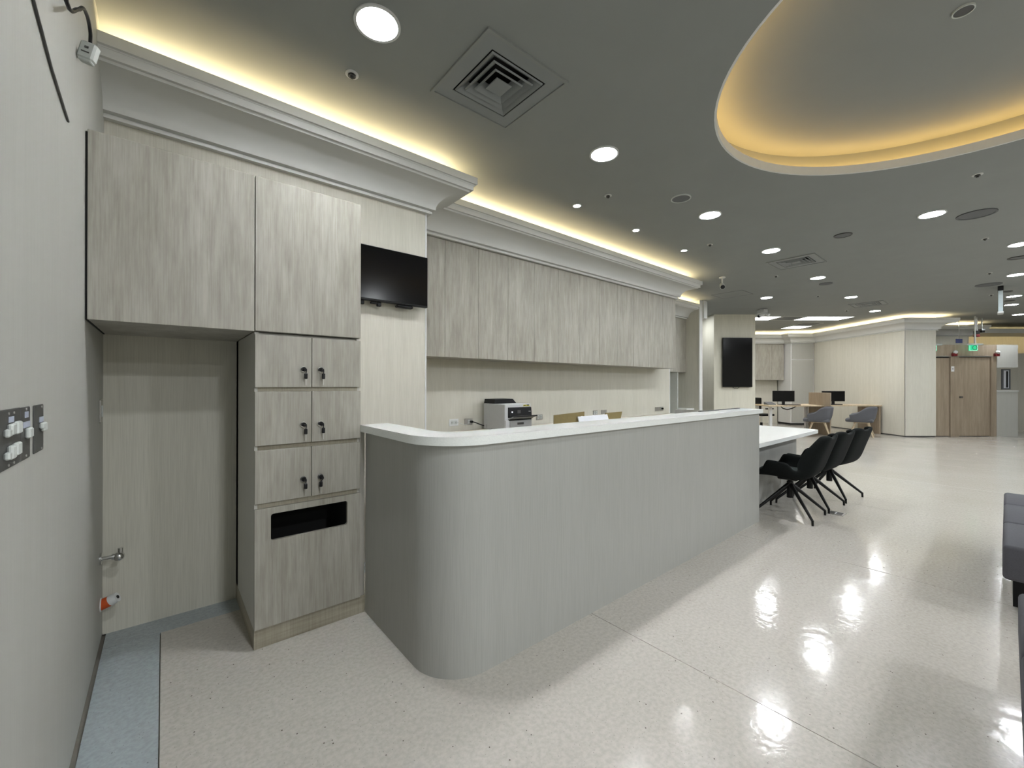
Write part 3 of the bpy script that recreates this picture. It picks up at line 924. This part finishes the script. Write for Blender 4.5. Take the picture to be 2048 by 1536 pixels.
# ------------------------------------------------------------------ boards and papers on the worktop
kb = thing('cardboard_folder', 'brown cardboard folder standing on the worktop right of the printer', 'folder', (3.74, 3.32, .84), radians(4))
obj('front_flap', MB().prism_axis([(-.36, 0), (.215, 0), (.215, .180), (-.36, .165)], -.004, .004, 'y'), KRAFT, kb)
obj('base_flap', MB().box(-.36, .215, .004, .12, 0, .006), KRAFT, kb)
kb2 = thing('cardboard_folder', 'brown cardboard folder with slanted end, behind the clear sleeve sheet', 'folder', (4.72, 3.45, .84), radians(3))
obj('front_flap', MB().prism_axis([(-.24, 0), (.135, 0), (.19, .135), (-.21, .135)], -.004, .004, 'y'), KRAFT, kb2)
obj('base_flap', MB().box(-.24, .135, .004, .13, 0, .006), KRAFT, kb2)
sh = thing('sleeve_sheet', 'white printed sheet in a glossy clear sleeve leaning in front of the folders', 'document', (4.02, 3.265, .84), radians(2))
obj('sheet', MB().prism_axis([(-.012, 0), (.0, 0), (.04, .128), (.032, .130)], -.235, .36, 'x'), PAPER, sh)
obj('sheet_foot', MB().box(-.235, .36, -.01, .05, 0, .003), PAPER, sh)
for cx in (-.17, .05, .27):
    obj('sleeve_clip', MB().prism_axis([(.0225, .095), (.0255, .094), (.039, .132), (.034, .133)], cx, cx + .03, 'x'), STONE, sh)
obj('print_line', MB().prism_axis([(.000, .032), (.002, .031), (.007, .046), (.005, .047)], -.13, .13, 'x'), DGREY, sh)
tag(obj('thin_board', MB().box(-.17, .13, -.10, .10, 0, .006), KRAFT, loc=(3.38, 3.56, .8405), rz=radians(-20)), 'thin dark-edged board lying flat beside the printer', 'board')

# ------------------------------------------------------------------ reception counter
ct = thing('reception_counter', 'long grey reception counter with rounded corner and white stone ledge', 'counter', (0, 0, 0))


def rounded_L(x0, y0, x1, y1, rad, n=14):
    """outline from (x0,y1) down to the corner (x0,y0) and along to (x1,y0)"""
    pts = [(x0, y1)]
    for k in range(n + 1):
        a = radians(180 + 90 * k / n)
        pts.append((x0 + rad + rad * cos(a), y0 + rad + rad * sin(a)))
    pts.append((x1, y0))
    return pts


def band(mb, outer, inner, z0, z1):
    """solid following an open outline"""
    n = len(outer)
    V = [[mb.b.verts.new((x, y, z)) for x, y in o] for o, z in ((outer, z0), (outer, z1), (inner, z1), (inner, z0))]
    for a in range(4):
        A, B = V[a], V[(a + 1) % 4]
        for i in range(n - 1):
            mb.b.faces.new((A[i], A[i + 1], B[i + 1], B[i]))
    mb.b.faces.new([V[k][0] for k in range(4)]); mb.b.faces.new([V[k][-1] for k in range(4)][::-1])
    bmesh.ops.recalc_face_normals(mb.b, faces=mb.b.faces)
    return mb


RC = .245
po = rounded_L(.921, 1.580, 4.525, 2.452, RC)
pi_ = rounded_L(.921 + .04, 1.580 + .04, 4.525, 2.452, RC - .04)
obj('front_panel', band(MB(), po, pi_, 0.0, 1.072), COUNTER, ct, smooth=True)
so_ = rounded_L(.887, 1.552, 4.545, 2.452, RC + .03)
si_ = rounded_L(.887 + .175, 1.552 + .215, 4.545, 2.452, RC - .10)
obj('stone_ledge', band(MB(), so_, si_, 1.072, 1.112), STONE, ct, smooth=True)
obj('inner_desk', MB().box(1.35, 4.485, 1.702, 2.40, .71, .75), WORKTOP, ct)
obj('inner_panel', band(MB(), rounded_L(.963, 1.622, 4.488, 2.450, RC - .042), rounded_L(1.05, 1.70, 4.488, 2.450, RC - .10), 0.0, 1.07), WORKTOP, ct)
obj('end_panel', MB().box(4.49, 4.5245, 1.621, 2.45, 0, 1.071), COUNTER, ct)
obj('ledge_strip', MB().box(3.62, 4.46, 1.735, 1.755, 1.112, 1.118), DGREY, ct)

# ------------------------------------------------------------------ visitors' table
tb = thing('consultation_table', 'white stone table extending past the counter end, above black chairs', 'table', (0, 0, 0))
rr = .06
poly = [(4.527, 1.592)]
for cx, cy, st in ((6.66 - .10, 1.592 + .10, 270), (6.66 - rr, 2.40 - rr, 0)):
    q = .10 if st == 270 else rr
    poly += [(cx + q * cos(radians(st + d)), cy + q * sin(radians(st + d))) for d in (0, 18, 36, 54, 72, 90)]
poly += [(4.527, 2.40)]
obj('tabletop', MB().prism(poly, .72, .762), STONE, tb)
obj('support_panel', MB().box(4.527, 6.44, 1.80, 1.86, 0, .718), COUNTER, tb)
obj('back_panel', MB().box(6.38, 6.44, 1.86, 2.36, 0, .718), COUNTER, tb)


# ------------------------------------------------------------------ chairs
def shell(stations, sec, thick):
    b = bmesh.new()
    rows = []
    for (y, z, hw_, rise, out, n) in stations:
        nv = Vector((n[0], n[1])).normalized()
        row = []
        for (ux, g) in sec:
            row.append(b.verts.new((ux * hw_ * (1 + out * g), y + nv.x * rise * g, z + nv.y * rise * g)))
        rows.append(row)
    for A, B in zip(rows, rows[1:]):
        for i in range(len(sec) - 1):
            b.faces.new((A[i], A[i + 1], B[i + 1], B[i]))
    bmesh.ops.recalc_face_normals(b, faces=b.faces)
    if b.faces[len(b.faces) // 4].normal.z < 0:
        bmesh.ops.reverse_faces(b, faces=b.faces)
    bmesh.ops.solidify(b, geom=b.faces, thickness=thick)
    bmesh.ops.subdivide_edges(b, edges=[], cuts=0)
    return b


def smooth_obj(name, b, mat, parent, levels=2):
    o = obj(name, b, mat, parent)
    for p in o.data.polygons:
        p.use_smooth = True
    md = o.modifiers.new('subsurf', 'SUBSURF')
    md.levels = levels
    md.render_levels = levels
    return o


SEC = [(-1.0, 1.0), (-1.0, .62), (-.985, .25), (-.90, .05), (-.5, 0), (0, 0), (.5, 0), (.90, .05), (.985, .25), (1.0, .62), (1.0, 1.0)]
ST = [(.262, .425, .215, .012, .0, (0, 1)), (.245, .450, .232, .015, .0, (0, 1)), (.175, .452, .245, .03, .0, (0, 1)), (.150, .45, .25, .10, .05, (0, 1)), (.132, .449, .254, .142, .07, (0, 1)), (.110, .448, .255, .147, .08, (0, 1)),
      (.05, .445, .256, .147, .08, (0, 1)), (-.03, .442, .256, .142, .08, (0, 1)), (-.06, .44, .254, .128, .06, (.02, 1)), (-.095, .438, .250, .070, .04, (.1, 1)), (-.150, .442, .245, .075, .02, (.35, 1)),
      (-.200, .470, .24, .105, .0, (.8, .6)), (-.235, .53, .237, .125, .0, (.95, .4)), (-.270, .64, .230, .115, .0, (.97, .25)),
      (-.303, .735, .222, .090, .0, (.99, .05)), (-.325, .800, .210, .065, .0, (.98, -.2)), (-.334, .828, .19, .050, .0, (.9, -.45)), (-.336, .838, .15, .035, .0, (.9, -.45))]


def black_chair():
    t = thing('swivel_chair', 'nearest black fabric armchair tucked under the white table, beside the counter end', 'chair', (5.005, 1.455, 0), radians(2), 'black armchairs at the white table')
    smooth_obj('shell', shell([(y, z, h * .95, r_, o_, n) for (y, z, h, r_, o_, n) in ST], SEC, .038), BLKFAB, t)
    pad = [(y + .0, z + .006, h * .86, 0.012, 0, n) for (y, z, h, r_, o_, n) in ST[1:11]]
    smooth_obj('seat_pad', shell(pad, [(-1, 0), (-.8, 1), (0, 1.3), (.8, 1), (1, 0)], -.012), TEALFAB, t, 1)
    pad = [(y + .016, z + .008, h * .80, 0.010, 0, n) for (y, z, h, r_, o_, n) in ST[10:16]]
    smooth_obj('back_pad', shell(pad, [(-1, 0), (-.8, 1), (0, 1.3), (.8, 1), (1, 0)], -.012), TEALFAB, t, 1)
    obj('seat_plate', MB().box(-.10, .10, -.09, .09, .375, .405, .008), BLKMET, t)
    obj('column', MB().cyl((0, 0, .265), .030, .17, n=18).cyl((0, 0, .36), .020, .04, n=18), BLKMET, t)
    for k in range(4):
        a = radians(45 + 90 * k)
        c, s_ = cos(a), sin(a)
        lg = MB().rod((c * .02, s_ * .02, .315), (c * .352, s_ * .352, .045), .020, .012, 10)
        lg.rod((c * .350, s_ * .350, .052), (c * .352, s_ * .352, 0.0), .011, .010, 10)
        obj('leg', lg, BLKMET, t, smooth=True)
    return t


bc = black_chair()
dup(bc, (5.622, 1.44, 0), radians(-3), 'middle one of the three black fabric armchairs at the white table')
dup(bc, (6.245, 1.40, 0), radians(-7), 'farthest of the three black fabric armchairs at the white table')

fb = thing('floor_outlet', 'small steel floor outlet box behind the black chairs', 'outlet', (5.43, 1.16, 0))
obj('frame', MB().ring(sq(.075), sq(.058), 0.0, .004), STEEL, fb)
obj('lid', MB().box(-.058, .058, -.058, .058, 0, .002), DGREY, fb)
obj('lid_edge', MB().box(-.035, .035, -.006, .006, .002, .004), WHITE, fb)


# ------------------------------------------------------------------ benches at the right edge
def bench(label, x0, x1, cuts, base, yc):
    t = thing('bench', label, 'bench', ((x0 + x1) / 2, yc, 0), 0, 'grey benches at the right edge')
    xm = (x0 + x1) / 2
    for a, b_ in zip(cuts, cuts[1:]):
        obj('cushion', MB().box(a - xm + .002, b_ - xm - .002, -.31, .315, .26, .455, .022, 3), BENCHFAB, t, smooth=True)
    obj('base', MB().box(base[0] - xm, base[1] - xm, -.27, .275, 0, .262), BLACK, t)
    return t


bench('grey upholstered bench with seams, on a black base, farther of the two at right', 3.61, 5.42, [3.61, 4.25, 4.90, 5.42], (3.98, 5.05), -.297)
bench('grey upholstered bench nearest the camera at the lower right edge', .95, 2.86, [.95, 1.58, 2.22, 2.86], (1.3, 2.5), -.345)

# ------------------------------------------------------------------ nook furniture
nc = thing('wall_cabinet', 'shaded pale oak wall cabinet set back in the nook', 'cabinet', (7.85, 4.5, 1.62))
obj('body', MB().box(-.865, .865, .02, .445, .003, 1.165), OAKSIDE, nc)
for a, b_ in ((-.865, -.2), (-.2, .33), (.33, .865)):
    obj('door', MB().box(a + .0015, b_ - .0015, 0, .019, 0, 1.150, .001), OAK, nc)
nb_ = thing('nook_counter', 'small white-topped low counter in the nook beside a thin upright panel', 'counter', (8.54, 4.64, 0))
obj('top', MB().box(-.165, .175, -.33, .30, .815, .85, .003), STONE, nb_)
obj('front', MB().box(-.16, .165, -.29, .30, .0, .79), OAKSIDE, nb_)
obj('upright_panel', MB().box(-.195, -.17, -.15, .30, 0, 1.615), OFFWHITE, nb_)

# ================================================================== FAR OFFICE
pt = thing('television', 'black upright television on the pillar', 'television', W(5.71, 10.6, 1.92), FR)
obj('housing', MB().box(-.375, .375, -.09, -.05, -.625, .625, .006), BLACK, pt)
obj('screen', MB().box(-.366, .366, -.0935, -.089, -.615, .615), SCREEN, pt)
obj('mount', MB().box(-.18, .18, -.05, 0, -.3, .3), BLACK, pt)
obj('cable', MB().tube([(-.10, -.03, -.62), (-.06, -.03, -.655), (.02, -.03, -.665), (.08, -.03, -.62)], .006), DGREY, pt)
tag(obj('side_screen', MB().box(-.02, .02, -.02, .35, -.6, .6, .004), BLACK, loc=W(6.235, 10.75, 1.9), rz=FR), 'black screen on the right flank of the pillar seen edge-on', 'screen')

oc = thing('wall_cabinet', 'pale oak wall cabinet in the far office behind the monitors', 'cabinet', W(8.1, 14.36, 1.52), FR)
obj('body', MB().box(-1.9, 1.30, .02, .38, .003, 1.255), OAKSIDE, oc)
ce = [-1.9, -1.2, -.5, .08, .31, .88, 1.30]
for a, b_ in zip(ce, ce[1:]):
    obj('door', MB().box(a + .002, b_ - .002, 0, .019, 0, 1.235, .001), OAK, oc)
tc = thing('tall_cabinet', 'tall cream two-door cupboard in the far office corner', 'cabinet', W(9.82, 14.04, 0), FR)
obj('body', MB().box(-.39, .39, .02, .69, .06, 2.775), WHITE, tc)
obj('lower_door', MB().box(-.36, .36, 0, .019, .09, 2.20, .002), WALLG, tc)
obj('upper_door', MB().box(-.36, .36, 0, .019, 2.225, 2.74, .002), WALLG, tc)
obj('plinth', MB().box(-.38, .38, .04, .69, 0, .06), DARK, tc)

lp = thing('light_panel', 'bright square ceiling light panel of the far office beside the pillar camera', 'ceiling light', W(6.78, 11.2, ZC), FR, 'office ceiling light panels')
obj('frame', MB().ring(sq(.30), sq(.285), -.006, 0), WHITE, lp)
obj('diffuser', MB().box(-.286, .286, -.286, .286, -.004, 0), PANELM, lp)
for s_, t_, lb in ((8.08, 11.2, 'bright square ceiling light panel right of the dark return grille'),
                   (8.70, 11.2, 'bright square ceiling light panel nearest the desk wall cornice'),
                   (8.85, 12.95, 'bright ceiling light panel in the second row beside the cornice'),
                   (7.0, 12.95, 'ceiling light panel farther back, half hidden by the pillar')):
    dup(lp, W(s_, t_, ZC), FR, lb)
rg = thing('return_grille', 'dark square return air grille between the near light panels', 'air vent', W(7.45, 11.2, ZC), FR, 'dark return grilles')
obj('frame', MB().ring(sq(.30), sq(.28), -.006, 0), OFFWHITE, rg)
obj('grille', MB().box(-.281, .281, -.281, .281, -.004, 0), SPKGREY, rg)
dup(rg, W(8.72, 12.3, ZC), FR, 'dark return air grille in the second row of the far office ceiling')

# desks, partition
DZ = .80


def desk(label, s0, s1, t0, t1, legs, panel, cable):
    sm = (s0 + s1) / 2
    t = thing('office_desk', label, 'desk', W(sm, t0, 0), FR, 'far office desks')
    obj('desktop', MB().box(s0 - sm, s1 - sm, 0, t1 - t0, DZ - .035, DZ, .003), BEECH, t)
    for ls, lt in legs:
        obj('leg', MB().box(ls - sm - .04, ls - sm + .04, lt - t0 - .03, lt - t0 + .03, 0, DZ - .035, .005), WHITE, t)
    if panel is not None:
        obj('side_panel', MB().box(panel - sm - .02, panel - sm + .02, .02, t1 - t0 - .01, 0, DZ - .035), BROWNWOOD, t)
    obj('cable_loop', MB().tube([(x - sm, y, z) for x, y, z in cable], .014), BLACK, t, smooth=True)
    return t


desk('pale wood desk with white legs, left of the privacy panel', 6.95, 8.45, 11.25, 12.0, [(7.18, 11.55), (8.32, 11.75), (7.05, 11.95)], None, [(7.50, .35, .765), (7.56, .35, .70), (7.70, .37, .66), (7.84, .37, .70), (7.95, .35, .765)])
desk('pale wood desk with brown end panel against the far wall, right of the privacy panel', 8.50, 10.20, 11.45, 12.2, [(8.7, 12.0)], 10.16, [(8.56, .25, .765), (8.58, .25, .63), (8.61, .25, .60), (8.65, .25, .70), (8.80, .27, .765)])
tag(obj('privacy_panel', MB().box(-.02, .02, 0, .80, 0.0, 1.145, .008), BROWNWOOD, loc=W(8.475, 11.05, 0), rz=FR), 'tall brown wooden privacy panel between the two desks', 'partition')
ob = thing('low_cabinet', 'light wood low cabinet with white top beside the pillar', 'cabinet', W(7.05, 12.75, 0), FR)
obj('body', MB().box(-.8, .55, .02, .5, 0, .80), BEECH, ob)
obj('door', MB().box(-.8, -.05, 0, .02, .06, .79), BEECH, ob)
obj('door', MB().box(-.045, .55, 0, .02, .06, .79), BEECH, ob)
obj('top', MB().box(-.82, .57, -.02, .52, .80, .83, .003), WHITE, ob)


def monitor(label, s_, t_, wd_, h, yaw=0.0, base_z=DZ, stand=True):
    t = thing('monitor', label, 'monitor', W(s_, t_, base_z), FR + yaw, 'black monitors')
    z0 = .09 if stand else .01
    obj('housing', MB().box(-wd_ / 2, wd_ / 2, 0, .04, z0, z0 + h, .006), BLACK, t)
    obj('screen', MB().box(-wd_ / 2 + .012, wd_ / 2 - .012, -.003, .001, z0 + .018, z0 + h - .012), SCREEN, t)
    obj('neck', MB().box(-.035, .035, .012, .04, .01, z0 + .1), BLACK, t)
    obj('foot', MB().box(-.11, .11, -.07, .13, 0, .012, .004), BLACK, t)
    return t


monitor('black monitor standing on the left desk', 7.56, 11.55, .60, .30)
monitor('black monitor on the right desk, partly behind the privacy panel', 9.10, 11.75, .64, .29)
monitor('black monitor half hidden by the pillar, on the low cabinet', 6.70, 13.08, .50, .36, radians(8), .83)
tag(obj('keyboard', MB().box(-.22, .22, -.07, .07, 0, .02, .005), BLACK, loc=W(7.62, 11.34, DZ), rz=FR), 'black keyboard in front of the left desk monitor', 'keyboard')
tag(obj('keyboard', MB().box(-.20, .20, -.07, .07, 0, .02, .005), BLACK, loc=W(8.95, 11.56, DZ), rz=FR), 'black keyboard on the right desk beside the panel', 'keyboard')
tag(obj('desk_phone', MB().prism_axis([(-.10, 0), (.10, 0), (.10, .075), (-.10, .02)], -.12, .10, 'x'), SPKGREY, loc=W(7.22, 11.62, DZ), rz=FR), 'grey desk phone at the left end of the left desk', 'phone')
tag(obj('paper_stack', MB().prism_axis([(-.15, 0), (.15, 0), (-.02, .11), (-.15, .13)], -.10, .10, 'y'), PAPER, loc=W(6.45, 12.80, .831), rz=FR), 'slanted white document holder on the low cabinet beside the pillar', 'document')
# tub chairs with wooden legs
def tub_shell():
    b = bmesh.new()
    path = [(.262, .235, .575), (.272, .20, .595), (.280, .12, .605), (.282, .06, .63), (.282, .0, .69), (.278, -.07, .755), (.262, -.16, .785), (.225, -.235, .790), (.16, -.278, .790), (.08, -.295, .788), (0, -.30, .787)]
    path = path + [(-x, y, z) for x, y, z in path[-2::-1]]
    rows = []
    for x, y, zt in path:
        d = Vector((x, y)).normalized()
        row = []
        for f, fl in ((0, -.055), (.25, -.012), (.55, .0), (.85, .012), (1, .014)):
            row.append(b.verts.new((x + d.x * fl, y + d.y * fl * (1.6 if y < -.1 else 1), .375 + f * (zt - .375))))
        rows.append(row)
    for A, B in zip(rows, rows[1:]):
        for i in range(4):
            b.faces.new((A[i], A[i + 1], B[i + 1], B[i]))
    bmesh.ops.recalc_face_normals(b, faces=b.faces)
    bmesh.ops.solidify(b, geom=b.faces, thickness=.045)
    return b


gc = thing('tub_chair', 'slate grey tub chair with wooden legs at the left desk beside the privacy panel', 'chair', W(8.10, 10.98, 0), FR + radians(52), 'grey tub chairs')
smooth_obj('shell', tub_shell(), GREYFAB, gc)
obj('seat', MB().box(-.235, .235, -.24, .325, .385, .47, .03, 3), GREYFAB, gc, smooth=True)
obj('under_frame', MB().box(-.17, .17, -.16, .16, .36, .40, .006), BEECH, gc)
for sx in (-1, 1):
    for sy in (-1, 1):
        obj('leg', MB().rod((sx * .13, sy * .12, .38), (sx * .245, sy * .245, 0), .022, .013, 10), BEECH, gc, smooth=True)
dup(gc, W(9.19, 10.92, 0), FR + radians(47), 'slate grey tub chair with wooden legs at the right desk, right of the panel')

of = thing('office_chair', 'black office chair behind the left desk', 'chair', W(7.42, 12.36, 0), FR + radians(-75))
obj('seat', MB().box(-.24, .24, -.22, .24, .44, .50, .02, 2), BLACK, of)
obj('backrest', MB().box(-.22, .22, -.26, -.21, .56, .98, .02, 2), BLACK, of)
obj('back_stem', MB().box(-.03, .03, -.28, -.25, .42, .70), BLKMET, of)
for sx in (-1, 1):
    obj('armrest', MB().box(sx * .27 - .03, sx * .27 + .03, -.12, .14, .64, .675, .008).box(sx * .27 - .015, sx * .27 + .015, -.02, .03, .46, .64), BLACK, of)
obj('gas_lift', MB().cyl((0, 0, .34), .02, .22, n=14), CHROME, of)
mb = MB().cyl((0, 0, .17), .035, .14, n=14)
for k in range(5):
    a = 2 * pi * k / 5
    mb.rod((0, 0, .11), (.28 * cos(a), .28 * sin(a), .065), .024, .016, 8)
    mb.sphere((.28 * cos(a), .28 * sin(a), .028), .028, 8)
obj('star_base', mb, BLKMET, of)

# ------------------------------------------------------------------ signs and alarms at the doors
ex = thing('exit_sign', 'green lit exit sign with a round emblem hanging before the brown door', 'sign', W(11.985, 10.80, 2.325), FR, 'green exit signs')
obj('housing', MB().box(-.11, .25, -.02, .05, .07, .115, .005), OFFWHITE, ex)
obj('hanger', MB().box(.05, .08, .005, .025, .115, .825), OFFWHITE, ex)
obj('face', MB().box(-.105, .105, -.012, .012, -.075, .068), GREENM, ex)
obj('emblem_ring', MB().ring(circle(.062, 24), circle(.050, 24), -.0145, -.0120), DGREY, ex)
for o in ex.children:
    if o.name.startswith('emblem_ring'):
        o.rotation_euler = (radians(-90), 0, 0)
        o.location = (0, -.0275, 0)
obj('corner_mark', MB().box(-.105, -.092, -.0145, -.012, -.075, .055), EXITW, ex)
obj('corner_mark', MB().box(.092, .105, -.0145, -.012, -.06, .068), EXITW, ex)
obj('corner_mark', MB().box(-.092, .092, -.0145, -.012, -.075, -.064), EXITW, ex)
dup(ex, W(11.03, 10.905, 2.325), FR, 'green lit exit sign mostly hidden behind the far pillar edge')

al = thing('alarm_light', 'red and white dome alarm light above the narrow brown door gap', 'alarm', W(11.63, 10.95, 2.19), FR, 'red and white alarm lights')
obj('base', MB().box(-.055, .055, -.06, 0, -.075, .0, .006), RED, al)
obj('dome', MB().sphere((.01, -.045, .03), .048, 16), WHITE, al, smooth=True)
dup(al, W(12.74, 10.95, 2.19), FR, 'red and white dome alarm light above the right edge of the brown door')
dp = thing('door_plate', 'small white plate with a dark mark between the two brown doors', 'sign', W(11.61, 10.95, 1.78), FR)
obj('plate', MB().box(-.04, .04, -.008, 0, -.07, .07, .002), WHITE, dp)
obj('mark', MB().box(-.012, .012, -.0095, -.008, -.012, .014), DGREY, dp)
bs = thing('blue_sign', 'small dark blue hanging sign above the green exit sign', 'sign', W(12.05, 11.2, 2.545), FR)
obj('panel', MB().box(-.085, .085, -.008, .008, -.055, .055), BLUE, bs)
obj('hanger', MB().box(-.006, .006, -.004, .004, .055, .605), STEEL, bs)
rb = thing('sensor_box', 'dark red and black sensor hanging from the ceiling beyond the exit sign', 'sensor', W(12.30, 11.0, 2.70), FR)
obj('upper_box', MB().box(-.05, .05, -.04, .04, .01, .09, .005), BLACK, rb)
obj('lower_box', MB().box(-.05, .05, -.04, .04, -.07, .0, .005), RED, rb)
obj('stem', MB().box(-.012, .012, -.012, .012, .09, .45), OFFWHITE, rb)
rc = thing('sensor_box', 'small black sensor with grey top right of the dark red sensor', 'sensor', W(12.55, 11.1, 2.79), FR)
obj('lower_box', MB().box(-.045, .045, -.04, .04, -.03, .02, .005), BLACK, rc)
obj('upper_box', MB().box(-.05, .05, -.045, .045, .02, .06, .005), SPKGREY, rc)
obj('stem', MB().box(-.010, .010, -.010, .010, .06, .36), OFFWHITE, rc)
